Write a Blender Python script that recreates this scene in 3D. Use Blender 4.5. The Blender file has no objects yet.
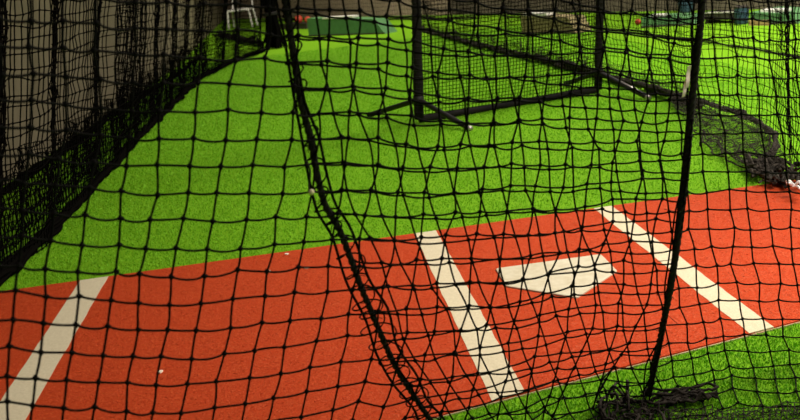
import bpy, math, random
import numpy as np
from mathutils import Matrix, Vector, noise

rng = np.random.default_rng(7)
random.seed(7)
scene = bpy.context.scene
col = scene.collection

# ------------------------------------------------------------------ camera
CAM = np.array([-.296, -2.464, 1.277])
YAW, PITCH, ROLL, FPX = .082, .262, -.116, 959.5
def cam_basis():
    cy, sy, cp, sp = math.cos(YAW), math.sin(YAW), math.cos(PITCH), math.sin(PITCH)
    f = np.array([sy*cp, cy*cp, -sp]); r = np.array([cy, -sy, 0.]); u = np.cross(r, f)
    return (r*math.cos(ROLL)+u*math.sin(ROLL), -r*math.sin(ROLL)+u*math.cos(ROLL), f)
CR, CU, CF = cam_basis()
cd = bpy.data.cameras.new('camera'); cam = bpy.data.objects.new('camera', cd); col.objects.link(cam)
m = Matrix.Identity(4)
for i in range(3):
    m[i][0] = CR[i]; m[i][1] = CU[i]; m[i][2] = -CF[i]; m[i][3] = CAM[i]
cam.matrix_world = m
cd.sensor_width = 36; cd.lens = FPX/800*36; cd.clip_start = .05
cd.dof.use_dof = True; cd.dof.focus_distance = 3.3; cd.dof.aperture_fstop = 6.3
scene.camera = cam

# ------------------------------------------------------------------ light
w = bpy.data.worlds.new('world'); scene.world = w; w.use_nodes = True
w.node_tree.nodes['Background'].inputs[0].default_value = (1, .92, .78, 1)
w.node_tree.nodes['Background'].inputs[1].default_value = .13
def area(name, loc, size, power, color, target):
    l = bpy.data.lights.new(name, 'AREA'); l.shape = 'RECTANGLE'; l.size, l.size_y = size
    l.energy = power; l.color = color
    o = bpy.data.objects.new(name, l); col.objects.link(o); o.location = loc
    d = Vector(target)-Vector(loc); o.rotation_euler = d.to_track_quat('-Z', 'Y').to_euler()
    return o
area('ceiling_lamp_row_over_lane', (3.5, .3, 3.8), (1.2, 2.4), 540, (1, .93, .81), (3.7, .2, 0))
area('ceiling_lamp_row_over_screen', (3.4, 5.4, 5.0), (1.2, 2.4), 320, (1, .95, .84), (3.6, 5.6, 0))
area('ceiling_lamp_row_far', (0.6, 13.5, 5.2), (1.2, 2.4), 450, (1, .95, .84), (1.0, 16.0, 0))
area('ceiling_lamp_row_next_lane', (5.4, 6.5, 5.2), (1.2, 2.4), 620, (1, .97, .90), (4.8, 7.5, 0))
area('added_fill_behind', (3.2, -4.2, 4.8), (1.2, 2.4), 120, (1, .94, .83), (3.0, -3.0, 0))  # added fill from behind the camera, brightens faces turned towards it
scene.view_settings.view_transform = 'Standard'; scene.view_settings.look = 'None'
scene.view_settings.exposure = -0.38; scene.view_settings.gamma = 1

# ------------------------------------------------------------------ helpers
def unproj(x, y, z=0.):
    """photo pixel -> point on the horizontal plane at height z"""
    d = CF+(x-400)/FPX*CR+(210-y)/FPX*CU
    return CAM+d*((z-CAM[2])/d[2])
def at(x, y, depth):
    """photo pixel + distance along the optical axis -> world point (arrays allowed)"""
    x = np.asarray(x, float)[..., None]; y = np.asarray(y, float)[..., None]; depth = np.asarray(depth, float)[..., None]
    return CAM+depth*(CF+(x-400)/FPX*CR+(210-y)/FPX*CU)

def mat(name, base, rough=.7, spec=.4, noise_amt=0., noise_scale=60., base2=None, bump=0., bump_scale=200., sheen=0., metallic=0., wave=None):
    mt = bpy.data.materials.new(name); mt.use_nodes = True; nt = mt.node_tree; b = nt.nodes['Principled BSDF']
    b.inputs['Roughness'].default_value = rough; b.inputs['Specular IOR Level'].default_value = spec
    b.inputs['Metallic'].default_value = metallic
    if sheen:
        b.inputs['Sheen Weight'].default_value = sheen; b.inputs['Sheen Roughness'].default_value = .5
    b.inputs['Base Color'].default_value = (*base, 1)
    tc = nt.nodes.new('ShaderNodeTexCoord')
    if base2:
        n = nt.nodes.new('ShaderNodeTexNoise'); n.inputs['Scale'].default_value = noise_scale; n.inputs['Detail'].default_value = 5
        n.inputs['Roughness'].default_value = .65
        r = nt.nodes.new('ShaderNodeValToRGB'); r.color_ramp.elements[0].position = .35; r.color_ramp.elements[1].position = .68
        r.color_ramp.elements[0].color = (*base, 1); r.color_ramp.elements[1].color = (*base2, 1)
        nt.links.new(tc.outputs['Object'], n.inputs['Vector']); nt.links.new(n.outputs['Fac'], r.inputs['Fac'])
        nt.links.new(r.outputs['Color'], b.inputs['Base Color'])
    if bump:
        n2 = nt.nodes.new('ShaderNodeTexNoise'); n2.inputs['Scale'].default_value = bump_scale; n2.inputs['Detail'].default_value = 4
        bp = nt.nodes.new('ShaderNodeBump'); bp.inputs['Strength'].default_value = bump; bp.inputs['Distance'].default_value = .004
        nt.links.new(tc.outputs['Object'], n2.inputs['Vector']); nt.links.new(n2.outputs['Fac'], bp.inputs['Height'])
        nt.links.new(bp.outputs['Normal'], b.inputs['Normal'])
    return mt

M = {}
M['turf'] = mat('turf_backing', (.13, .31, .006), .9, .08, base2=(.19, .41, .010), noise_scale=140, bump=.6, bump_scale=260)
M['blade'] = mat('turf_blade', (.165, .43, .007), .65, .20, base2=(.25, .555, .024), noise_scale=35)
M['red'] = mat('red_mat_pile', (.46, .038, .006), .85, .10, base2=(.60, .075, .020), noise_scale=230, bump=.8, bump_scale=420)
M['redpile'] = mat('red_mat_tuft', (.50, .046, .005), .65, .25, base2=(.70, .115, .022), noise_scale=330)
M['foam'] = mat('tan_foam_backing', (.55, .42, .26), .9, .2)
M['white'] = mat('white_inlaid_pile', (.60, .51, .345), .85, .1, base2=(.72, .63, .45), noise_scale=150, bump=.5, bump_scale=420)
M['plate'] = mat('cream_rubber', (.53, .46, .32), .75, .1, base2=(.63, .57, .435), noise_scale=22, bump=.15, bump_scale=60)
M['cord'] = mat('black_net_cord', (.005, .0045, .004), .9, .06)
M['rope'] = mat('black_rope', (.008, .007, .006), .85, .2, base2=(.022, .018, .015), noise_scale=120, bump=.5, bump_scale=300)
M['oldrope'] = mat('weathered_dark_rope', (.008, .007, .006), .9, .10, base2=(.06, .047, .038), noise_scale=60, bump=.5, bump_scale=200)
M['farcord'] = mat('dark_net_twine', (.004, .0035, .003), .95, .0)
M['hem'] = mat('gathered_hem', (.008, .007, .006), .95, .08, base2=(.03, .025, .02), noise_scale=26, bump=.6, bump_scale=70)
M['hemgrey'] = mat('weathered_hem', (.014, .012, .010), .95, .05, base2=(.075, .062, .05), noise_scale=40, bump=.6, bump_scale=70)
M['pad'] = mat('black_padding', (.007, .006, .006), .85, .12, base2=(.02, .017, .015), noise_scale=14, bump=.3, bump_scale=50)
M['steel'] = mat('galvanised_steel', (.55, .5, .46), .35, .5, metallic=.8, base2=(.35, .3, .27), noise_scale=20)
M['blacksteel'] = mat('black_painted_tube', (.012, .010, .009), .6, .3)
M['wall'] = mat('brown_canvas_wall', (.17, .138, .088), .95, .05, base2=(.205, .168, .11), noise_scale=2.5, bump=.2, bump_scale=40)
M['wallback'] = mat('brown_panel_wall', (.42, .30, .22), .95, .1, base2=(.50, .37, .28), noise_scale=6, bump=.2, bump_scale=40)
M['walldark'] = mat('net_dimmed_panel', (.13, .10, .075), .95, .05, base2=(.18, .14, .105), noise_scale=6, bump=.2, bump_scale=40)  # brown wall tone with the dimming of nets in front put in
M['mound'] = mat('green_felt_cover', (.085, .19, .075), .95, .05, base2=(.11, .24, .095), noise_scale=9)
M['tanmound'] = mat('tan_felt_cover', (.26, .20, .10), .95, .1, base2=(.33, .26, .13), noise_scale=9)
M['rubber'] = mat('white_rubber', (.8, .74, .66), .6, .4)
M['paint'] = mat('white_painted_metal', (.75, .70, .62), .45, .5)
M['redball'] = mat('red_plastic', (.42, .04, .02), .55, .3, base2=(.48, .06, .03), noise_scale=8)
M['blue'] = mat('blue_plastic', (.025, .055, .075), .6, .2, base2=(.035, .07, .09), noise_scale=5)
M['dark'] = mat('dark_brown_vinyl', (.03, .022, .017), .6, .4, base2=(.05, .037, .03), noise_scale=6)
M['wood'] = mat('bare_plywood', (.42, .24, .11), .8, .3, base2=(.5, .3, .15), noise_scale=8)
M['tape'] = mat('pale_tape', (.80, .64, .52), .6, .3, base2=(.88, .75, .64), noise_scale=60)
M['bead'] = mat('cream_plastic', (.78, .66, .42), .4, .5)
M['strap'] = mat('white_webbing', (.8, .8, .8), .6, .4)
M['paper'] = mat('white_scrap', (.85, .76, .6), .8, .3)

def link(name, me, material, parent=None):
    o = bpy.data.objects.new(name, me); col.objects.link(o)
    if material and not me.materials: me.materials.append(material)
    if parent is not None: o.parent = parent
    return o
def tag(o, label=None, cat=None, group=None, kind=None):
    if label: o['label'] = label
    if cat: o['category'] = cat
    if group: o['group'] = group
    if kind: o['kind'] = kind
    return o
def thing(name, label, cat, loc=(0, 0, 0), group=None):
    o = bpy.data.objects.new(name, None); col.objects.link(o); o.location = loc; o.empty_display_size = .1
    return tag(o, label, cat, group)
def mesh_from(name, V, F, smooth=False):
    """V (n,3), F list of (k, arr) constant-size face arrays"""
    me = bpy.data.meshes.new(name)
    V = np.asarray(V, np.float32)
    me.vertices.add(len(V)); me.vertices.foreach_set('co', V.ravel())
    tot = sum(a.size for a in F); nf = sum(len(a) for a in F)
    me.loops.add(tot); me.loops.foreach_set('vertex_index', np.concatenate([a.ravel() for a in F]).astype(np.int32))
    me.polygons.add(nf)
    sizes = np.concatenate([np.full(len(a), a.shape[1]) for a in F])
    starts = np.concatenate([[0], np.cumsum(sizes)[:-1]]).astype(np.int32)
    me.polygons.foreach_set('loop_start', starts)
    me.update(calc_edges=True); me.validate()
    me.polygons.foreach_set('use_smooth', np.full(len(me.polygons), bool(smooth)))
    return me
class MB:
    """collects geometry, coordinates relative to an origin"""
    def __init__(s, org=(0, 0, 0)): s.V = []; s.F = []; s.n = 0; s.org = np.array(org, float)
    def add(s, V, F):
        V = np.asarray(V, float); s.V.append(V-s.org)
        for a in (F if isinstance(F, list) else [F]): s.F.append(np.asarray(a)+s.n)
        s.n += len(V)
    def tubes(s, P, r, sides=4, cap=True):
        """P (n,m,3): n polylines of m points; r scalar or (n,m)"""
        P = np.asarray(P, float)
        if P.ndim == 2: P = P[None]
        n, m_, _ = P.shape
        T = np.gradient(P, axis=1); T /= np.linalg.norm(T, axis=-1, keepdims=True)+1e-12
        ref = np.where(np.abs(T[..., 2:3]) < .8, np.array([0, 0, 1.]), np.array([0, 1., 0]))
        # keep one reference per polyline so the tube does not flip
        ref = np.repeat(ref[:, m_//2:m_//2+1], m_, axis=1)+np.array([.13, .07, .05])
        A = np.cross(T, ref); A /= np.linalg.norm(A, axis=-1, keepdims=True)+1e-12
        B = np.cross(T, A)
        r = np.broadcast_to(np.asarray(r, float), (n, m_)) if np.ndim(r) != 1 else np.broadcast_to(np.asarray(r)[None], (n, m_))
        ang = np.arange(sides)*2*math.pi/sides
        V = P[:, :, None]+r[:, :, None, None]*(np.cos(ang)[None, None, :, None]*A[:, :, None]+np.sin(ang)[None, None, :, None]*B[:, :, None])
        idx = np.arange(n*m_*sides).reshape(n, m_, sides)
        a = idx[:, :-1]; b = idx[:, 1:]
        F = np.stack([a, np.roll(a, -1, -1), np.roll(b, -1, -1), b], -1).reshape(-1, 4)
        Fs = [F]
        if cap: Fs += [idx[:, 0, ::-1].reshape(-1, sides), idx[:, -1].reshape(-1, sides)]
        s.add(V.reshape(-1, 3), Fs)
    def knots(s, C, r, squash=1.):
        C = np.asarray(C, float).reshape(-1, 3)
        o = np.array([[1, 0, 0], [-1, 0, 0], [0, 1, 0], [0, -1, 0], [0, 0, squash], [0, 0, -squash]])*r
        f = np.array([[0, 2, 4], [2, 1, 4], [1, 3, 4], [3, 0, 4], [2, 0, 5], [1, 2, 5], [3, 1, 5], [0, 3, 5]])
        V = (C[:, None]+o[None]).reshape(-1, 3)
        F = (f[None]+6*np.arange(len(C))[:, None, None]).reshape(-1, 3)
        s.add(V, F)
    def box(s, c, e1, e2, e3):
        """centre and three half-edge vectors"""
        c, e1, e2, e3 = (np.asarray(v, float) for v in (c, e1, e2, e3))
        V = [c+i*e1+j*e2+k*e3 for i in (-1, 1) for j in (-1, 1) for k in (-1, 1)]
        s.add(V, np.array([[0, 1, 3, 2], [4, 6, 7, 5], [0, 4, 5, 1], [2, 3, 7, 6], [0, 2, 6, 4], [1, 5, 7, 3]]))
    def prism(s, poly, z0, z1):
        poly = np.asarray(poly, float); n = len(poly)
        V = np.concatenate([np.c_[poly, np.full(n, z0)], np.c_[poly, np.full(n, z1)]])
        side = np.array([[i, (i+1) % n, n+(i+1) % n, n+i] for i in range(n)])
        s.add(V, [side, np.arange(n)[::-1][None], np.arange(n, 2*n)[None]])
    def lathe(s, c, prof, seg=16):
        prof = np.asarray(prof, float); k = len(prof); a = np.arange(seg)*2*math.pi/seg
        V = np.stack([np.outer(prof[:, 0], np.cos(a)), np.outer(prof[:, 0], np.sin(a)), np.repeat(prof[:, 1:2], seg, 1)], -1)+np.asarray(c, float)
        idx = np.arange(k*seg).reshape(k, seg)
        F = np.stack([idx[:-1], np.roll(idx[:-1], -1, 1), np.roll(idx[1:], -1, 1), idx[1:]], -1).reshape(-1, 4)
        s.add(V.reshape(-1, 3), [F, idx[0, ::-1][None], idx[-1][None]])
    def build(s, name, material, parent=None, smooth=False):
        me = mesh_from(name, np.concatenate(s.V), s.F, smooth)
        return link(name, me, material, parent)
def smooth_noise(n, amp, step=8):
    k = max(2, n//step+3); c = rng.normal(size=k)
    x = np.linspace(0, k-1.001, n); i = x.astype(int); t = x-i; t = t*t*(3-2*t)
    return amp*(c[i]*(1-t)+c[np.minimum(i+1, k-1)]*t)
def resample(P, n):
    P = np.asarray(P, float); d = np.r_[0, np.cumsum(np.linalg.norm(np.diff(P, axis=0), axis=1))]
    t = np.linspace(0, d[-1], n)
    # Catmull-like smoothing by interpolating then averaging
    Q = np.stack([np.interp(t, d, P[:, i]) for i in range(P.shape[1])], -1)
    for _ in range(max(1, n//(len(P)*3))):
        Q[1:-1] = .25*Q[:-2]+.5*Q[1:-1]+.25*Q[2:]
    return Q
def net(mb, G, r, sub=1, sag=0., sides=3, knot=0., rad_noise=0.):
    """G (rows, cols, 3): cords along rows and columns of the grid, sagging a little between knots"""
    def fine(L, s_amp):
        n, k, _ = L.shape
        if sub == 1: return L
        t = np.arange(sub)/sub
        seg = L[:, :-1, None]*(1-t)[None, None, :, None]+L[:, 1:, None]*t[None, None, :, None]
        if s_amp:
            w_ = rng.normal(size=(n, k-1, 1, 3))*s_amp*.7; w_[..., 2] -= s_amp
            seg = seg+w_*(4*t*(1-t))[None, None, :, None]
        return np.concatenate([seg.reshape(n, -1, 3), L[:, -1:]], 1)
    mb.tubes(fine(G, sag), r, sides)
    mb.tubes(fine(G.transpose(1, 0, 2), sag*.5), r, sides)
    if knot: mb.knots(G, knot)

# ------------------------------------------------------------------ setting
def poly_obj(name, poly, z0, z1, material, parent=None):
    b = MB(); b.prism(poly, z0, z1); return b.build(name, material, parent)
fl = poly_obj('floor', [(-3.2, -4), (11, -4), (11, 4), (3, 19), (-.5, 26), (-3.2, 26)], -.06, 0, M['turf']); tag(fl, kind='structure', label='green artificial turf floor of the batting cages')
# left wall: canvas sheet hung beside the cage, in panels with seams
wl = MB()
LW = np.array([(-2.60, -4.), (-2.57, 2.0), (-2.50, 4.4), (-2.42, 6.0), (-2.30, 8.5), (-2.15, 12.), (-2.25, 20.), (-2.3, 26.)])
for a, b in zip(LW[:-1], LW[1:]):
    wl.prism([a, b, b-[.08, 0], a-[.08, 0]], 0, 3.4)
tag(wl.build('wall_left', M['wall']), kind='structure', label='plain brown canvas wall beside the cage')
W0, W1 = np.array((-3.0, 26.6)), np.array((9.2, 3.4)); wd = (W1-W0)/np.linalg.norm(W1-W0); wn = np.array([-wd[1], wd[0]])
n_pan = 13
for nm, i0, i1, mt0, lb0 in (('wall_back', 0, 6, 'wallback', 'brown panelled wall at the far end of the lane'), ('wall_right', 6, 13, 'walldark', 'brown panelled wall beyond the neighbouring lane, coloured darker for the nets in front')):
    wb = MB()
    for i in range(i0, i1):
        a = W0+(W1-W0)*(i/n_pan); b = W0+(W1-W0)*((i+1)/n_pan)-wd*.015
        off = wn*rng.uniform(0, .012)
        wb.prism([a+off, b+off, b+wn*.1, a+wn*.1], 0, 3.4)
    tag(wb.build(nm, M[mt0]), kind='structure', label=lb0)

# ------------------------------------------------------------------ batting mat
MATZ = .009
def near_y(x): return -.007+.2145*x
mt_ = thing('batting_mat', 'red turf batting mat with white batter box lines', 'mat', (0.2, .9, 0))
YF = 1.80
mp = np.array([(-2.15, near_y(-2.15)), (2.42, near_y(2.42)), (2.42, YF), (-2.15, YF)])
def rel(o, root):
    o.location = -root.location; return o
f_ = poly_obj('foam_backing', mp, .0005, .0045, M['foam'], mt_); rel(f_, mt_)
mp2 = mp.copy(); mp2[:2, 1] += .004
f_ = poly_obj('mat_surface', mp2, .0045, MATZ, M['red'], mt_); rel(f_, mt_)
LW_ = .103
for x0, LW_ in ((.108, .103), (.966, .088), (-1.424, .126)):
    def wl_(x): return near_y(x)+.004
    n = 26
    e0 = np.linspace(0, 1, n); ys0 = wl_(x0)+(YF-.004-wl_(x0))*e0; ys1 = wl_(x0+LW_)+(YF-.004-wl_(x0+LW_))*e0
    left = np.c_[x0+rng.normal(size=n)*.0012, ys0]; right = np.c_[x0+LW_+rng.normal(size=n)*.0012, ys1]
    L = np.concatenate([left, right[::-1]])
    b = MB(); V = np.concatenate([np.c_[L, np.full(2*n, MATZ-.003)], np.c_[L, np.full(2*n, MATZ+.0012)]])
    top = np.array([[2*n+i+1, 2*n+i, 4*n-1-i, 4*n-2-i] for i in range(n-1)])
    sd = np.array([[i, i+1, 2*n+i+1, 2*n+i] for i in range(2*n-1)]+[[2*n-1, 0, 2*n, 4*n-1]])
    b.add(V, [top, sd[:, ::-1]])
    rel(b.build('white_line', M['white'], mt_), mt_)

# short red tufts of the mat's pile, left out under the lines and the plate
n = 330000; X_ = rng.uniform(-2.1, 2.4, n); Y_ = rng.uniform(-.5, YF-.003, n)
k_ = Y_ > near_y(X_)+.006
for a_, w_ in ((.108, .103), (.966, .088), (-1.424, .126)): k_ &= ~((X_ > a_-.002) & (X_ < a_+w_+.002))
k_ &= ~((np.abs(X_-.57) < .216) & (Y_ < 1.135) & (Y_ > .915)) & ~((Y_ <= .915) & (np.abs(X_-.57) < Y_-.69))
X_, Y_ = X_[k_], Y_[k_]; n = len(X_)
a_ = rng.uniform(0, 2*math.pi, n); hh = rng.uniform(.0006, .0017, n); ww = rng.uniform(.0020, .0036, n)
B0 = np.c_[X_, Y_, np.full(n, MATZ)]; D0 = np.c_[np.cos(a_)*ww, np.sin(a_)*ww, np.zeros(n)]
T0 = B0+np.c_[rng.normal(size=(n, 2))*.0035, hh]
b = MB((.2, .9, 0)); b.add(np.stack([B0-D0, B0+D0, T0], 1).reshape(-1, 3), np.arange(3*n).reshape(-1, 3))
tag(b.build('mat_pile', M['redpile'], mt_), kind='stuff')

# home plate: five sided slab with a bevelled rim, rounded corners
def rounded(poly, r, k=4):
    poly = np.asarray(poly, float); out = []
    for i in range(len(poly)):
        p0, p1, p2 = poly[i-1], poly[i], poly[(i+1) % len(poly)]
        a = (p0-p1)/np.linalg.norm(p0-p1); c = (p2-p1)/np.linalg.norm(p2-p1)
        for t in np.linspace(0, 1, k):
            out.append((1-t)**2*(p1+a*r)+2*t*(1-t)*p1+t*t*(p1+c*r))
    return np.array(out)
h = .4318/2; th = -.024
PL = [(-h, 0), (h, 0), (h, -h), (0, -2*h), (-h, -h)]
hp = MB(); R_ = rounded(PL, .012)
c_ = np.array([0, -.2])
def ring(sc, z): return np.c_[(R_-c_)*sc+c_, np.full(len(R_), z)]
n = len(R_); rings = [ring(1, 0), ring(1, .0045), ring(.985, .0065)]
V = np.concatenate(rings)
F = [np.array([[k*n+i, k*n+(i+1) % n, (k+1)*n+(i+1) % n, (k+1)*n+i] for k in range(2) for i in range(n)])[:, ::-1], np.arange(2*n, 3*n)[None][:, ::-1]]
hp.add(V, F)
pl = hp.build('home_plate', M['plate']); pl.location = (.573, 1.131, MATZ); pl.rotation_euler = (0, 0, th)
tag(pl, 'cream five-sided home plate lying on the red mat', 'home plate')
pl.location.x -= .003

# paper scraps on the mat
sl = ['tiny white scrap on red mat close to the green turf edge', 'tiny white scrap on bare red mat, outermost of the three by the turf',
      'tiny white scrap on red mat nearest the black rope', 'tiny white scrap on red mat beside the far batter line']
for (px, py), lb in zip([(287, 254.5), (268, 272), (306, 268.5), (160, 372.5)], sl):
    p = unproj(px, py, MATZ)
    b = MB(p); k = 6; a = np.arange(k)*2*math.pi/k+rng.uniform(0, 1); rr = .0085*rng.uniform(.6, 1.2, k)
    b.prism(np.c_[p[0]+rr*np.cos(a)*1.3, p[1]+rr*np.sin(a)*1.1], p[2], p[2]+.005)
    o = b.build('paper_scrap', M['paper']); o.location = p
    tag(o, lb, 'scrap', 'white scraps on the red mat')

# ------------------------------------------------------------------ turf pile (blades)
def blades(n, x0, x1, y0, y1, keep, hgt, wid, fall=0.):
    X = rng.uniform(x0, x1, n); Y = rng.uniform(y0, y1, n)
    k = keep(X, Y); X, Y = X[k], Y[k]; n = len(X)
    sc = 1+fall*np.maximum(0, Y-1.8)
    a = rng.uniform(0, 2*math.pi, n); la = rng.uniform(0, 2*math.pi, n); ln = rng.uniform(.1, .9, n)
    hh = hgt*rng.uniform(.6, 1.15, n)*np.minimum(sc, 1.5); ww = wid*rng.uniform(.7, 1.2, n)*sc
    base = np.c_[X, Y, np.zeros(n)]
    d = np.c_[np.cos(a), np.sin(a), np.zeros(n)]*ww[:, None]*.5
    mid = base+np.c_[np.cos(la)*ln*.4, np.sin(la)*ln*.4, np.full(n, .6)]*hh[:, None]
    tip = base+np.c_[np.cos(la)*ln, np.sin(la)*ln, 1-.3*ln]*hh[:, None]
    V = np.stack([base-d, base+d, mid+d*.8, mid-d*.8, tip], 1).reshape(-1, 3)
    i = 5*np.arange(n)[:, None]
    return V, [i+np.array([[0, 1, 2, 3]]), i+np.array([[3, 2, 4]])]
def in_near(X, Y): return Y < near_y(X)-.002
def in_far(X, Y): return (Y > YF+.003) & (X > -2.1) & (rng.random(len(X)) < np.minimum(1, (3.4/(Y+1.4))**1.3))
b = MB()
b.add(*blades(170000, -.35, 2.2, -1.1, .45, in_near, .010, .0028))
b.add(*blades(700000, -2.3, 3.4, YF, 12.0, in_far, .0095, .0034, .16))
tb = b.build('turf_pile', M['blade']); tag(tb, 'short bright green artificial grass pile around the red mat', 'turf', kind='stuff')

# ------------------------------------------------------------------ side nets
def hang_net(path, spacing, rows, zrow, r, pleat, mb, z0=.03, lean=0., knot=0., fq=1.):
    """netting hung along a floor path; pleat = folds amplitude"""
    L = np.linalg.norm(np.diff(np.asarray(path), axis=0), axis=1).sum()
    n = int(L/spacing); P = resample(np.c_[path, np.zeros(len(path))], n)[:, :2]
    T = np.gradient(P, axis=0); T /= np.linalg.norm(T, axis=1, keepdims=True); N = np.c_[-T[:, 1], T[:, 0]]
    ph = np.cumsum(rng.uniform(.05, .33, n)*fq); am = pleat*(.6+.8*np.abs(smooth_noise(n, 1, 14)))
    off = np.sin(ph)*am; along = np.cos(ph*1.0)*am*.6
    jit = smooth_noise(n, .02, 10)
    G = []
    for j in range(rows):
        z = z0+j*zrow; g = min(1, .35+.65*j/10)
        wob = smooth_noise(n, .006, 3)
        XY = P+N*(off*g+wob+lean*j*zrow)[:, None]+T*(along*g)[:, None]
        G.append(np.c_[XY, z+jit*.6+smooth_noise(n, .010, 4)+along*.25])
    G = np.array(G); G[..., 2] = np.maximum(G[..., 2], .008)
    net(mb, G, r, 1, 0, 3, knot)
def hem(mb, path, r, n, lumps=.3, strands=5, z=.03):
    P = resample(np.c_[path, np.full(len(path), z)], n)
    for s in range(strands):
        Q = P.copy()
        Q[:, 0] += smooth_noise(n, r*.55, 5); Q[:, 1] += smooth_noise(n, r*.5, 5); Q[:, 2] = np.maximum(r*.5, z+smooth_noise(n, r*.45, 5))
        mb.tubes(Q, np.clip(r*.55*(1+smooth_noise(n, lumps, 3)), r*.25, r), 6)

def np2(pts): return np.array([unproj(*p)[:2] for p in pts])
# left side net
LN = np.array([(-1.85, .2), (-1.82, 1.2), (-1.81, 1.9), (-1.77, 2.5), (-1.75, 3.5), (-1.71, 6.1), (-1.60, 9.7), (-1.25, 11.6), (-.82, 12.9)])
t = thing('side_net', 'dark pleated cage net hanging in front of the brown canvas wall', 'net', (-1.75, 4, 0))
b = MB((-1.75, 4, 0)); hang_net(LN, .046, 40, .062, .0036, .055, b, knot=.0085, fq=1.8, lean=-.22); o = b.build('netting', M['farcord'], t); tag(o, kind='stuff')
b = MB((-1.75, 4, 0))
for k in range(2):
    hang_net(LN+np.array([-.05-.12*k, 0]), .044, 12, .038, .0030, .05, b, z0=.012, lean=-.1, knot=.006, fq=1.6)
o = b.build('gathered_skirt', M['farcord'], t); tag(o, kind='stuff')
b = MB((-1.75, 4, 0)); hem(b, LN, .026, 260, strands=10, z=.04); b.build('hem', M['farcord'], t)
b = MB((-1.75, 4, 0)); hem(b, np.array([(-2.42, .5), (-2.38, 4.4), (-2.30, 6.0), (-2.17, 8.5), (-1.95, 10.7), (-1.9, 13.)]), .03, 160, strands=4, z=.03); b.build('back_hem', M['farcord'], t)

# right side net
RN = np.array([(1.66, 13.2), (1.71, 12.4), (1.87, 9.9), (2.14, 7.34), (2.27, 5.75), (2.36, 3.84), (2.33, 2.8), (2.22, 2.35), (2.05, 1.95), (1.98, 1.72), (2.15, 1.35), (2.35, .6)])
t = thing('side_net', 'black cage net on the open side, its hem piled up beside the red mat', 'net', (2.2, 5, 0))
b = MB((2.2, 5, 0)); hang_net(RN, .062, 44, .050, .0024, .04, b, knot=.0056); o = b.build('netting', M['farcord'], t); tag(o, kind='stuff')
b = MB((2.2, 5, 0)); hem(b, RN[:6], .034, 170, strands=5, z=.04)
hem(b, np2([(686, 105), (710, 111), (735, 119), (760, 131), (773, 142), (777, 152), (772, 163), (760, 171), (747, 170)]), .017, 70, strands=5, z=.05)
hang_net(RN[:6], .034, 6, .026, .0028, .06, b, z0=.012, fq=2); b.build('hem', M['hemgrey'], t)
# net skirt that has slid into the lane and lies crumpled on the turf
b = MB((2.2, 5, 0))
inner = np2([(672, 108), (690, 124), (700, 140), (714, 155), (732, 164), (748, 173), (768, 181)])
outer = np2([(676, 103), (706, 112), (735, 122), (760, 134), (772, 148), (772, 162), (790, 178)])
for lay in range(2):
    n = 62; A = resample(inner, n); B = resample(outer, n); rows = 12
    G = []
    for j in range(rows):
        s = j/(rows-1); XY = A*(1-s)+B*s+np.c_[smooth_noise(n, .014, 3), smooth_noise(n, .02, 3)]
        z = .018+.05*s**1.5+np.abs(smooth_noise(n, .022, 4))+lay*.012
        G.append(np.c_[XY, z])
    net(b, np.array(G), .0015, 1, 0, 3, .0038)
n = 85; A = resample(inner, n)
for s in range(3):
    Q = np.c_[A+np.c_[smooth_noise(n, .02, 4)+.03*s, smooth_noise(n, .02, 4)], .02+np.abs(smooth_noise(n, .012, 3))]
    b.tubes(Q[int(n*.45):], .005, 5)
o = b.build('crumpled_skirt', M['hemgrey'], t); tag(o, kind='stuff')
# tangle at the mat's corner
b = MB((2.2, 5, 0))
for k in range(34):
    n = 14; s0 = rng.uniform(0, .5); ss = np.linspace(s0, s0+rng.uniform(.3, .5), n)
    px = 745+75*ss+smooth_noise(n, 3, 3); py = 172+20*ss+rng.normal()*4.5+smooth_noise(n, 2.5, 3)
    Q = np.array([unproj(x, y, 0) for x, y in zip(px, py)]); Q[:, 2] = .02+np.abs(smooth_noise(n, .02, 3))+rng.uniform(0, .02)
    b.tubes(Q, rng.uniform(.004, .010), 5)
b.build('tangled_cord', M['hemgrey'], t)
sw = thing('webbing_strap', 'white webbing strap curled in the black tangle by the mat', 'strap', tuple(unproj(793, 184)[:2])+(.05,))
for k in range(2):
    b = MB(np.array(sw.location)); n = 16; u_ = np.linspace(0, 1, n)
    px = 787+15*u_; py = 181+5*u_+2.0*np.sin(u_*7+k*2)+k*3
    Q = np.array([unproj(x, y, .07) for x, y in zip(px, py)]); Q[:, 2] += .012*np.sin(u_*9+k)
    b.tubes(Q, .0065, 6); b.build('strap_loop', M['strap'], sw)

# net of the neighbouring lane
NN = np.array([(3.2, 14.), (3.45, 11.5), (3.63, 9.6), (3.85, 7.3), (3.96, 5.5), (4.0, 4.0)])
t = thing('side_net', 'black net of the neighbouring lane with a thin straight hem', 'net', (3.8, 8, 0))
b = MB((3.8, 8, 0)); hang_net(NN, .10, 36, .06, .0026, .03, b); tag(b.build('netting', M['farcord'], t), kind='stuff')
b = MB((3.8, 8, 0)); hem(b, NN, .016, 100, strands=3, z=.018); b.build('hem', M['hem'], t)
# back net in front of the far wall
BN = np.array([(-2.1, 22.6), (-.4, 20.4), (1.3, 16.9), (2.5, 14.6), (2.75, 14.1)])
t = thing('back_net', 'fine dark end net in front of the far brown wall', 'net', (0, 19, 0))
b = MB((0, 19, 0)); hang_net(BN, .085, 30, .08, .0040, .015, b); tag(b.build('netting', M['farcord'], t), kind='stuff')
b = MB((0, 19, 0)); hem(b, BN, .022, 90, strands=3, z=.02); b.build('hem', M['hem'], t)
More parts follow.
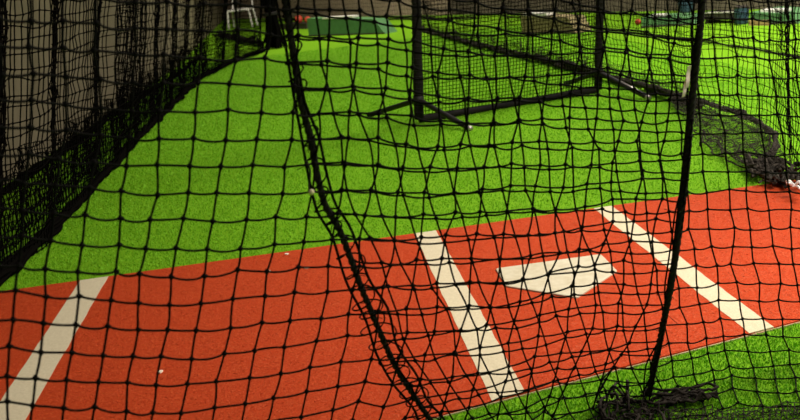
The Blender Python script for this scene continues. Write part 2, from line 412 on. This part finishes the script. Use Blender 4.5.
# gathered net bundle
bx, by = -.70, 13.2
t = thing('net_bundle', 'thick dark bundle of netting gathered into a hanging column', 'net bundle', (bx, by, 0))
b = MB((bx, by, 0))
for k in range(30):
    n = 24; zz = np.linspace(.01, 2.3, n); a = rng.uniform(0, 6.28); rr = .13*math.sqrt(rng.random())*(1.0-.30*np.exp(-((zz-.55)/.25)**2)+.5*np.exp(-(zz/.16)**2))
    Q = np.c_[bx+rr*np.cos(a+zz*.8)+smooth_noise(n, .012, 4), by+rr*np.sin(a+zz*.8)+smooth_noise(n, .012, 4), zz]
    b.tubes(Q, rng.uniform(.012, .026), 5)
b.build('gathered_netting', M['farcord'], t)
b = MB((bx, by, 0))
a = np.linspace(0, 4*math.pi, 40); b.tubes(np.c_[bx+.115*np.cos(a), by+.115*np.sin(a), .52+.05*a/12.6], .014, 6); b.build('tie_cord', M['rope'], t)
b = MB((bx, by, 0))
for k in range(9):
    P0 = unproj(262, 47); P1 = unproj(219+rng.uniform(-2, 2), 37+rng.uniform(-1.5, 1.5)); n = 30; s = np.linspace(0, 1, n)[:, None]
    Q = P0*(1-s)+P1*s; Q[:, 0] += smooth_noise(n, .05, 4); Q[:, 1] += smooth_noise(n, .12, 4); Q[:, 2] = .04+np.abs(smooth_noise(n, .04, 4))
    b.tubes(Q, .018, 5)
b.build('trailing_hem', M['hem'], t)

# ------------------------------------------------------------------ pitching screen
C0 = np.array([.52, 4.73, .03]); C1 = np.array([2.02, 5.03, .03])
ex = (C1-C0)/np.linalg.norm(C1-C0); up = np.array([.085, 0, 1.]); up /= np.linalg.norm(up)
nn = np.cross(ex, up); nn /= np.linalg.norm(nn)
t = thing('pitching_screen', 'black padded pitching screen with fine net standing on splayed feet', 'screen', (1.27, 4.88, 0))
org = np.array([1.27, 4.88, 0])
Hs = 2.1
def padded(name, a, c, r, mt=M['pad'], n=40, lump=.10):
    b = MB(org); s = np.linspace(0, 1, n)[:, None]; Q = a*(1-s)+c*s
    b.tubes(Q, r*(1+smooth_noise(n, lump, 3)), 10); return b.build(name, mt, t, True)
padded('post', C0-up*.0, C0+up*Hs, .037); padded('post', C1, C1+up*Hs, .033)
padded('bottom_bar', C0, C1, .027); padded('top_bar', C0+up*Hs, C1+up*Hs, .03)
for Cb, fa, fb, zj in ((C0, (370, 117), (470, 131), .15), (C1, (566, 86), (648, 100), .14)):
    J = Cb+up*zj
    for fp in (fa, fb):
        e = unproj(*fp); e[2] = .018
        b = MB(org); s = np.linspace(0, 1, 14)[:, None]; b.tubes(J*(1-s)+e*s, .021, 8)
        fo = b.build('foot', M['blacksteel'], t, True)
        d_ = (e-J)/np.linalg.norm(e-J); b = MB(org); b.tubes(np.array([e-d_*.012, e+d_*.014]), .022, 8); b.build('end_cap', M['steel'] if fp == fb else M['rope'], fo, True)
    b = MB(org); b.tubes(np.array([J-up*.03, J+up*.03]), .042, 10); b.build('clamp', M['blacksteel'], t, True)
b = MB(org); n1, n2 = 58, 74
G = np.array([[C0+ex*(i/(n1-1))*1.5297+up*(.03+j/(n2-1)*(Hs-.06))+nn*(.10*math.sin(math.pi*i/(n1-1))*math.sin(math.pi*min(1, .12+j/(n2-1)))+rng.normal()*.003) for i in range(n1)] for j in range(n2)])
net(b, G, .0028, 1, 0, 3); tag(b.build('netting', M['farcord'], t), kind='stuff')
# the lacing that ties the net to the posts
for Cb, sg in ((C0, 1), (C1, -1)):
    b = MB(org); n = 480; zz = np.linspace(.04, Hs-.04, n); a = zz*2*math.pi/.045
    b.tubes(Cb+up*zz[:, None]+ex*(np.cos(a)*.041)[:, None]+nn*(np.sin(a)*.041)[:, None], .0026, 4); b.build('lacing', M['rope'], t)
# bright steel tube added along the far foot for its white highlight
J = C1+up*.14; e = unproj(648, 100); e[2] = .018; d_ = (e-J)
b = MB(org); b.tubes(np.array([J+d_*.48+[0, 0, .010], J+d_*.82+[0, 0, .010]]), .0125, 8); b.build('highlight_tube', M['steel'], t, True)

# ------------------------------------------------------------------ far props
def mound(pl_, pr_, depth, hgt,  material, label, rub=True, slope=.12, rubx=(.22, .62)):
    A = unproj(*pl_); B = unproj(*pr_); ex = (B-A); W = np.linalg.norm(ex); ex /= W; ny = np.array([-ex[1], ex[0], 0])
    t = thing('pitching_mound', label, 'pitching mound', tuple((A+B)/2)); org = (A+B)/2
    s = slope*W
    prof = [(0, 0), (W, 0), (W-s, hgt*.78), (0.0, hgt)]
    b = MB(org)
    V = [A+ex*x+[0, 0, z] for x, z in prof]+[A+ex*x+ny*depth+[0, 0, z*.97] for x, z in prof]
    b.add(V, np.array([[0, 1, 2, 3], [7, 6, 5, 4], [1, 5, 6, 2], [2, 6, 7, 3], [3, 7, 4, 0], [0, 4, 5, 1]]))
    b.build('mound_body', material, t)
    if rub:
        b = MB(org); c = A+ex*W*(rubx[0]+rubx[1])/2+ny*depth*.25+[0, 0, hgt*.91+.012]
        b.box(c, ex*W*(rubx[1]-rubx[0])/2, ny*.08, (0, 0, .016)); b.build('pitching_rubber', M['rubber'], t)
    b = MB(org); b.box((A+B)/2-ny*.004+[0, 0, .012], ex*W/2, ny*.008, (0, 0, .012)); b.build('base_board', M['dark'], t)
    return t
mound((309, 36.5), (385, 34), .3, .32, M['mound'], 'green felt pitching mound with white rubber at the end of the lane')
mound((522, 34), (576, 34), .3, .27, M['tanmound'], 'tan pitching mound beyond the screen netting', rubx=(.05, .5))
mound((642, 28), (694, 25), .5, .13, M['mound'], 'low green pitching mound with white rubber beyond the neighbouring net', rubx=(.15, .42))
mound((750, 24.5), (797, 24), .6, .14, M['mound'], 'green pitching mound with bare plywood front beside the blue barrel', rubx=(.15, .65))
# plywood front of the last mound
A = unproj(752, 25); B = unproj(772, 25)
b = MB((A+B)/2); ex_ = (B-A)/2; nyv = np.array([-ex_[1], ex_[0], 0]); nyv /= np.linalg.norm(nyv)
b.box((A+B)/2-nyv*.05+[0, 0, .03], ex_, nyv*.012, (0, 0, .03)); o = b.build('plywood_strip', M['wood']); o.location = (A+B)/2
tag(o, 'narrow bare plywood strip on the turf before a green mound', 'board')

# white metal folding chair
A = unproj(229, 28.5); B = unproj(253, 28.5)
exc = np.array([.97, -.243, 0]); eyc = np.array([.243, .97, 0]); cw = .28; cc = (A+B)/2
t = thing('metal_chair', 'white metal chair frame behind the pleated net', 'chair', tuple(cc))
def tube(name, pts, r, mt, par, n=10, sides=8, org=cc):
    b = MB(org); b.tubes(resample(np.array(pts, float), n), r, sides); return b.build(name, mt, par, True)
hz = .40; q = .88
for s in (-1, 1):
    tube('leg', [cc+exc*cw*s, cc+exc*cw*s*q+[0, 0, hz]], .022, M['paint'], t)
    tube('leg', [cc+exc*cw*s+eyc*.42, cc+exc*cw*s*q+eyc*.36+[0, 0, hz]], .022, M['paint'], t)
    tube('back_upright', [cc+exc*cw*s*.86+eyc*.38+[0, 0, hz], cc+exc*cw*s*.74+eyc*.50+[0, 0, .85]], .018, M['paint'], t)
b = MB(cc); b.box(cc+eyc*.19+[0, 0, hz+.012], exc*cw*.9, eyc*.2, (0, 0, .022)); b.build('seat', M['paint'], t)
b = MB(cc); b.box(cc+eyc*.48+[0, 0, .74], exc*cw*.76, eyc*.012, (0, 0, .10)); b.build('backrest', M['dark'], t)
tube('crossbar', [cc-exc*cw*q+[0, 0, hz], cc+exc*cw*q+[0, 0, hz]], .022, M['paint'], t)

# low dark box added for the shade beneath the red balls
cA = unproj(280, 29.5); cB = unproj(307, 29); c = (cA+cB)/2; e = (cB-cA)/2; nv = np.array([-e[1], e[0], 0]); nv /= np.linalg.norm(nv)
t = thing('shade_box', 'low dark box standing in for the shade under the red balls', 'shade box', tuple(c))
b = MB(c); b.box(c+[0, 0, .05]+nv*.15, e, nv*.15, (0, 0, .05)); b.build('shade_box_body', M['dark'], t)
for sgn in (-1, 1):
    b = MB(c); b.box(c+[0, 0, .105]+nv*.15+sgn*nv*.145, e*1.01, nv*.012, (0, 0, .012)); b.build('rim', M['dark'], t)
def ball(px, py, dd, rad, label):
    g = unproj(px, 29.3)+nv*.13; z = .10+rad
    b = MB((g[0], g[1], z)); a = np.linspace(-math.pi/2, math.pi/2, 11)
    b.lathe((g[0], g[1], z), np.c_[np.maximum(rad*np.cos(a), 1e-4), rad*np.sin(a)], 18)
    o = b.build('red_ball', M['redball'], None, True); o.location = (g[0], g[1], z); tag(o, label, 'ball', 'red balls on the crate')
ball(283.5, 23, 0, .050, 'smallest red ball on the dark box, half hidden by netting')
ball(294.5, 21, 0, .082, 'large red ball in the middle of the dark box')
ball(303.5, 21, 0, .070, 'red ball on the dark box next to the green mound')

g = unproj(638, 25); b = MB((g[0], g[1], .04)); a = np.linspace(-math.pi/2, math.pi/2, 9)
b.lathe((g[0], g[1], .04), np.c_[np.maximum(.04*np.cos(a), 1e-4), .04*np.sin(a)], 16); o = b.build('red_ball', M['redball'], None, True); o.location = (g[0], g[1], .04)
tag(o, 'lone red ball on the turf near a low green mound', 'ball')

def barrel(px, py, rad, hgt, label):
    g = unproj(px, py); t = thing('plastic_barrel', label, 'barrel', tuple(g))
    b = MB(g); z = np.linspace(0, hgt, 14); pr = rad*(1+.05*np.sin(z/hgt*math.pi))
    b.lathe(g, np.c_[pr, z], 20); b.build('barrel_body', M['blue'], t, True)
    for zz in (.3, .7):
        b = MB(g); b.lathe(g, [(rad*1.0, zz*hgt-.014), (rad*1.09, zz*hgt-.006), (rad*1.09, zz*hgt+.006), (rad*1.0, zz*hgt+.014)], 20); b.build('barrel_ring', M['blue'], t)
    b = MB(g); b.lathe(g, [(rad*1.02, hgt-.012), (rad*1.05, hgt), (rad*.98, hgt+.012)], 20); b.build('lid', M['dark'], t)
barrel(741.5, 24, .075, .20, 'small blue barrel between the dark bench and a green mound')
barrel(686, 12.5, .10, .42, 'tall blue barrel against the brown back wall')
# dark bench
A = unproj(703, 24); B = unproj(735, 23.5); c = (A+B)/2; e = (B-A)/2; nv = np.array([-e[1], e[0], 0]); nv /= np.linalg.norm(nv)
t = thing('low_bench', 'low dark bench with pale top edge beyond the neighbouring net', 'bench', tuple(c))
b = MB(c); b.box(c+nv*.15+[0, 0, .09], e, nv*.15, (0, 0, .04)); b.build('seat_pad', M['dark'], t)
for s in (-.85, .85):
    b = MB(c); b.box(c+e*s+nv*.15+[0, 0, .025], e*.06, nv*.13, (0, 0, .025)); b.build('leg', M['dark'], t)
b = MB(c); b.box(c+nv*.005+[0, 0, .135], e, nv*.01, (0, 0, .006)); b.build('top_edge', M['rubber'], t)

# ------------------------------------------------------------------ foreground nets
ROPE_B = np.array([(285, 0), (294, 60), (300, 100), (310, 137), (317, 175), (325, 207), (340, 230), (351, 260), (362, 290), (373, 316), (386, 347), (398, 372), (428, 417)], float)
ROPE_A = np.array([(703, -5), (700, 30), (695, 75), (691, 110), (688, 150), (684, 190), (678, 240), (671, 285), (664, 320), (657, 355), (649, 392)], float)
def floor_depth(x, y):
    d = CF+(np.asarray(x)[..., None]-400)/FPX*CR+(210-np.asarray(y)[..., None])/FPX*CU
    tt = (.012-CAM[2])/d[..., 2]
    return np.where(tt > 0, tt, 99.)
def dfun(x, y):
    d = 1.42+1.25*x/1000
    d = d*(.955+.135*y/420)
    d = d*(1+.11*np.clip((y-230)/165, 0, 2)**2*np.clip((x-330)/280, 0, 1))
    return np.minimum(d, floor_depth(x, y))
def fg_net(X, Y, extra, wave):
    """X,Y pixel grids (rows, cols) -> world grid with extra rows up to 2.4 m and down to the floor"""
    G = at(X, Y, dfun(X, Y)+extra)
    rows, cols = X.shape
    for c in range(cols):
        G[:, c] += CF*smooth_noise(rows, .010, 4)[:, None]
    G[..., 2] = np.maximum(G[..., 2], .012)
    upr = []
    P = G[0].copy(); stp = (G[0]-G[2])/2; stp[:, 2] = .05; sx = stp.copy()
    while P[:, 2].mean() < 2.45:
        sx[:, :2] *= .93; P = P+sx; upr.append(P.copy())
    dn = []; P = G[-1].copy(); st = (G[-1]-G[-3])/2; k = 0; cnt = np.zeros(cols)
    while P[:, 2].max() > .014 and k < 30:
        on = P[:, 2] <= .06
        step = np.where(on[:, None], 0, st); step[:, 2] = -.05
        cnt += on; P = P+step+rng.normal(size=P.shape)*.006*np.where(on, np.where(cnt < 4, 1.5, .05), .3)[:, None]; P[:, 2] = np.maximum(P[:, 2], .012); dn.append(P.copy()); k += 1
    return np.concatenate([np.array(upr[::-1]), G]+([np.array(dn)] if dn else [])), len(upr)

# --- net whose cords cross the left part and end at the right-hand rope
ks = np.arange(-4, 13); cs = np.arange(-13, 18)
x0 = np.interp(ks, [-4, -2, 0, 2, 4, 6, 7, 9, 11, 13], [236, 236, 232, 227, 218, 209, 204, 197, 187, 178])
X = np.zeros((len(ks), len(cs))); Y = np.zeros_like(X)
for i, k in enumerate(ks):
    y0 = 85+27.3*k
    for j, c in enumerate(cs):
        if c <= 0:
            X[i, j] = x0[i]+c*(33.6-.36*k); Y[i, j] = y0-.33*min(c*c, 36)-.8*max(0, -c-6)
        else:
            tq = c/17; g = 1.162*tq-.162*tq*tq
            yy = 150+(y0-150)*(1-.27*g)-3*math.sin(tq*9)*min(1, 3*tq)
            xr = np.interp(yy, ROPE_A[:, 1], ROPE_A[:, 0])
            X[i, j] = x0[i]+(xr-x0[i])*g; Y[i, j] = yy
jx = rng.normal(size=X.shape)*1.3; jy = rng.normal(size=X.shape)*1.1
wv = np.clip((cs-2)/5, 0, 1)[None]
X += jx+wv*(1.7*np.sin(ks[:, None]*1.35+cs[None]*.9)+1.2*rng.normal(size=X.shape)); Y += jy+wv*(2.2*np.sin(cs[None]*.95+ks[:, None]*.5))
edge = np.interp(Y[:, -1], ROPE_A[:, 1], ROPE_A[:, 0]); X[:, -1] = edge
GA, nA = fg_net(X, Y, 0, 0)
GA[-3:, :, 2] += 0
orgA = np.array([*GA[-1].mean(0)[:2], 0])
tA = thing('cage_net', 'black knotted front net whose right edge rope hangs beside home plate', 'net', tuple(orgA))
b = MB(orgA); net(b, GA, .0022, 5, .0024, 5, .0070); tag(b.build('netting', M['cord'], tA, True), kind='stuff')

# --- net starting at the left-hand slanted rope, running right
ys = np.array([1, 20, 39, 58, 77, 96, 115, 134, 154, 172, 192, 210, 229, 247, 265, 284, 301, 319, 336, 351, 367, 381, 395, 409], float)
cs = np.arange(-16, 21)
X = np.zeros((len(ys), len(cs))); Y = np.zeros_like(X)
for i, y0 in enumerate(ys):
    xc = 711+.10*(y0-229)+3e-4*max(0, y0-229)**2
    for j, c in enumerate(cs):
        if c >= 0: X[i, j] = xc+20.2*c; Y[i, j] = y0-2*math.sin(c*.8)*.5
        else:
            tq = -c/16; g = .86*tq+.14*tq*tq
            yy = 190+(y0-190)*(1+.30*tq)+10*tq*tq*((y0-190)/200)
            xl = np.interp(yy, ROPE_B[:, 1], ROPE_B[:, 0], left=285+.15*min(0, yy))
            if yy > 417: xl = 428+(yy-417)*.66
            X[i, j] = xc+(xl-xc)*g; Y[i, j] = yy+2.6*math.sin(tq*11)*min(1, 3*tq)
wv = np.clip((-cs-1)/4, 0, 1)[None]
X += rng.normal(size=X.shape)*1.0+wv*(1.6*np.sin(np.arange(len(ys))[:, None]*1.1-cs[None]*.8)+rng.normal(size=X.shape)); Y += rng.normal(size=X.shape)*.9+wv*(1.8*np.sin(cs[None]*1.2+np.arange(len(ys))[:, None]*.4))
GB, nB = fg_net(X, Y, .025, 0)
orgB = np.array([*GB[-1].mean(0)[:2], 0])
tB = thing('cage_net', 'black knotted front net whose slanted left edge rope crosses the red mat', 'net', tuple(orgB))
b = MB(orgB); net(b, GB, .0022, 5, .0024, 5, .0066); tag(b.build('netting', M['cord'], tB, True), kind='stuff')

# --- border ropes
def twisted(mb, P, r, strands, pitch, sides=6):
    d = np.r_[0, np.cumsum(np.linalg.norm(np.diff(P, axis=0), axis=1))]
    T = np.gradient(P, axis=0); T /= np.linalg.norm(T, axis=1, keepdims=True)
    A = np.cross(T, [0, 1, .2]); A /= np.linalg.norm(A, axis=1, keepdims=True); B = np.cross(T, A)
    for s in range(strands):
        a = d/pitch*2*math.pi+s*2*math.pi/strands
        mb.tubes(P+r*.55*(np.cos(a)[:, None]*A+np.sin(a)[:, None]*B), r*.62, sides)
    return d, T, A, B
def frays(mb, P, A, B, n, ln, r):
    for _ in range(n):
        i = rng.integers(0, len(P)); a = rng.uniform(0, 6.28); d = math.cos(a)*A[i]+math.sin(a)*B[i]*.6
        L = ln*rng.uniform(.3, 1); k = np.linspace(0, 1, 6)[:, None]
        mb.tubes(P[i]+d*L*k+np.array([0, 0, -1])*L*.7*k*k*rng.uniform(-.5, 1.2)+rng.normal(size=3)*L*.5*k*k, r, 4)
def rope_path(R, extra, lift=True, n=420, topz=2.45):
    R = resample(R, 90); P = at(R[:, 0], R[:, 1], dfun(R[:, 0], R[:, 1])+extra); P[:, 2] = np.maximum(P[:, 2], .014)
    st = (P[0]-P[4])/4; st *= .05/st[2]; U = []; q_ = P[0].copy()
    while q_[2] < topz: st[:2] *= .96; q_ = q_+st; U.append(q_.copy())
    Q = np.concatenate([np.array(U[::-1]), P]); e = Q[-1].copy(); k = 0; st = (P[-1]-P[-5])/4; st *= .05/-st[2] if st[2] < -1e-4 else 0
    D = []
    while e[2] > .02 and k < 40: e = e+st; e[2] = max(e[2], .014); D.append(e.copy()); k += 1
    if D: Q = np.concatenate([Q, np.array(D)])
    return resample(Q, n)
PA = rope_path(ROPE_A, -.004)
b = MB(orgA); d, T, A, B = twisted(b, PA, .0078, 3, .06); ra = b.build('border_rope', M['rope'], tA, True)
b = MB(orgA); frays(b, PA, A, B, 150, .035, .0008); tag(b.build('frayed_fibres', M['oldrope'], ra), kind='stuff')
b = MB(orgA)   # second, slacker cord running with the rope
for s in range(3):
    n = len(PA); Q = PA+A*(smooth_noise(n, .010, 30)-.012+.004*s)[:, None]+B*smooth_noise(n, .006, 30)[:, None]; b.tubes(Q, .0022, 5)
b.build('selvage_cord', M['cord'], tA)
PB = rope_path(ROPE_B, .02)
b = MB(orgB); d, T, A, B = twisted(b, PB, .0062, 3, .05); rb = b.build('border_rope', M['rope'], tB, True)
b = MB(orgB); n = len(PB)
low = np.clip((1.25-PB[:, 2])/.7, 0, 1)
for s in range(2):
    off = (.009+.012*low)*(1 if s % 2 else -1)+smooth_noise(n, .0045, 18)
    Q = PB+A*(off+low*.004*s)[:, None]+B*smooth_noise(n, .006, 18)[:, None]; b.tubes(Q, .0030, 5)
b.build('selvage_cord', M['cord'], tB)
b = MB(orgB); n = 2600; Pd = resample(PB, n); Ad = resample(A, n); Bd = resample(B, n); dd = np.linspace(0, d[-1], n)
a = dd/.042*2*math.pi+smooth_noise(n, 1.2, 40); am = .012+.016*np.clip((1.15-Pd[:, 2])/.6, 0, 1)+smooth_noise(n, .006, 25)
b.tubes(Pd+Ad*(np.cos(a)*am)[:, None]+Bd*(np.sin(a)*am*.7)[:, None], .0018, 4); b.build('lacing', M['cord'], tB)
b = MB(orgB); frays(b, PB, A, B, 120, .028, .0008); tag(b.build('frayed_fibres', M['oldrope'], rb), kind='stuff')

# bead on a short cord hanging at the slanted rope
bp = at(311.5, 192, dfun(np.array(311.5), np.array(192.))-.03)
tp = at(306, 160, dfun(np.array(306.), np.array(160.))-.03)
t = thing('cord_toggle', 'small cream bead on a short cord beside the slanted rope', 'toggle', tuple(bp))
b = MB(bp); a = np.linspace(-math.pi/2, math.pi/2, 9); b.lathe(bp, np.c_[np.maximum(.0056*np.cos(a), 1e-4), .0060*np.sin(a)], 14); b.build('bead', M['bead'], t, True)
b = MB(bp); s = np.linspace(0, 1, 12)[:, None]; b.tubes(tp*(1-s)+bp*s+CR*.004*np.sin(s*5), .0018, 5); b.build('cord', M['oldrope'], t)
# pale tape strips beside the other rope
dT = dfun(np.array(688.), np.array(80.))-.045
t = thing('tape_strip', 'pale torn tape tied beside the upright black rope', 'tape', tuple(at(685, 96, dT)))
for (xa, ya, xb, yb, wd_) in ((689.5, 66, 686.5, 88, .0046), (687, 78, 683, 97, .0040)):
    o_ = np.array(t.location); b = MB(o_); s = np.linspace(0, 1, 12); Q = at(xa+(xb-xa)*s, ya+(yb-ya)*s, np.full(12, dT)); Q += CF*(.003*np.sin(s*6))[:, None]
    side = np.array([.98, .15, .1])*wd_; th_ = np.array([-.1, .9, .1])*.0008
    V = np.concatenate([Q-side-th_, Q+side-th_, Q+side+th_, Q-side+th_]); k = 12
    Fq = [[r_*k+i, ((r_+1) % 4)*k+i, ((r_+1) % 4)*k+i+1, r_*k+i+1] for r_ in range(4) for i in range(k-1)]+[[0, k, 2*k, 3*k], [k-1, 4*k-1, 3*k-1, 2*k-1]]
    b.add(V, np.array(Fq)); b.build('strip', M['tape'], t)

# ------------------------------------------------------------------ heap of rope and netting at the foot of the rope
hc = unproj(655, 405)
t = thing('rope_heap', 'weathered black rope and netting heaped on the near turf strip', 'rope heap', tuple(hc))
b = MB(hc)
for k in range(11):     # flat bundle pointing right
    n = 22; s = np.linspace(0, 1, n); L0 = rng.uniform(0, .3); s2 = L0+(rng.uniform(.75, 1)-L0)*s
    px = 640+80*s2; py = 402-8*s2+rng.normal()*3.0*(1-.3*s2)+smooth_noise(n, .9, 4)
    Q = np.array([unproj(x, y, .02) for x, y in zip(px, py)]); Q[:, 2] = .014+np.abs(smooth_noise(n, .008, 4))+rng.uniform(0, .016)
    b.tubes(Q, rng.uniform(.0025, .0055), 5)
b.build('rope_bundle', M['oldrope'], t, True)
b = MB(hc)
for k in range(12):     # loose loops left of the rope
    n = 30; a0 = rng.uniform(0, 6.28); a = a0+np.linspace(0, rng.uniform(2.5, 5.5), n); cx, cy = rng.uniform(612, 652), rng.uniform(400, 428); rx, ry = rng.uniform(8, 22), rng.uniform(4, 14)
    px = cx+rx*np.cos(a)+smooth_noise(n, 1.5, 5); py = np.maximum(386+.0*px, cy+ry*np.sin(a)+smooth_noise(n, 1.2, 5))
    Q = np.array([unproj(x, y, .01) for x, y in zip(px, py)]); Q[:, 2] = .010+np.abs(smooth_noise(n, .012, 5))+rng.uniform(0, .012)
    b.tubes(Q, rng.uniform(.002, .0042), 5)
b.build('loose_loops', M['oldrope'], t, True)
b = MB(hc)              # fine netting crumpled along the bottom
for lay in range(2):
    px0 = np.linspace(598, 850, 42); rows = 9
    G = []
    for j in range(rows):
        topy = np.interp(px0, [575, 620, 680, 720, 800, 850], [402, 398, 408, 412, 404, 402])+lay*2.5
        py = topy+j*5.2+smooth_noise(42, 1.4, 3); px = px0+smooth_noise(42, 2.2, 3)
        Q = np.array([unproj(x, y, .008) for x, y in zip(px, py)]); Q[:, 2] = .009+np.abs(smooth_noise(42, .010, 3)); G.append(Q)
    net(b, np.array(G), .0013, 2, .003, 4, .0026)
tag(b.build('crumpled_netting', M['oldrope'], t), kind='stuff')
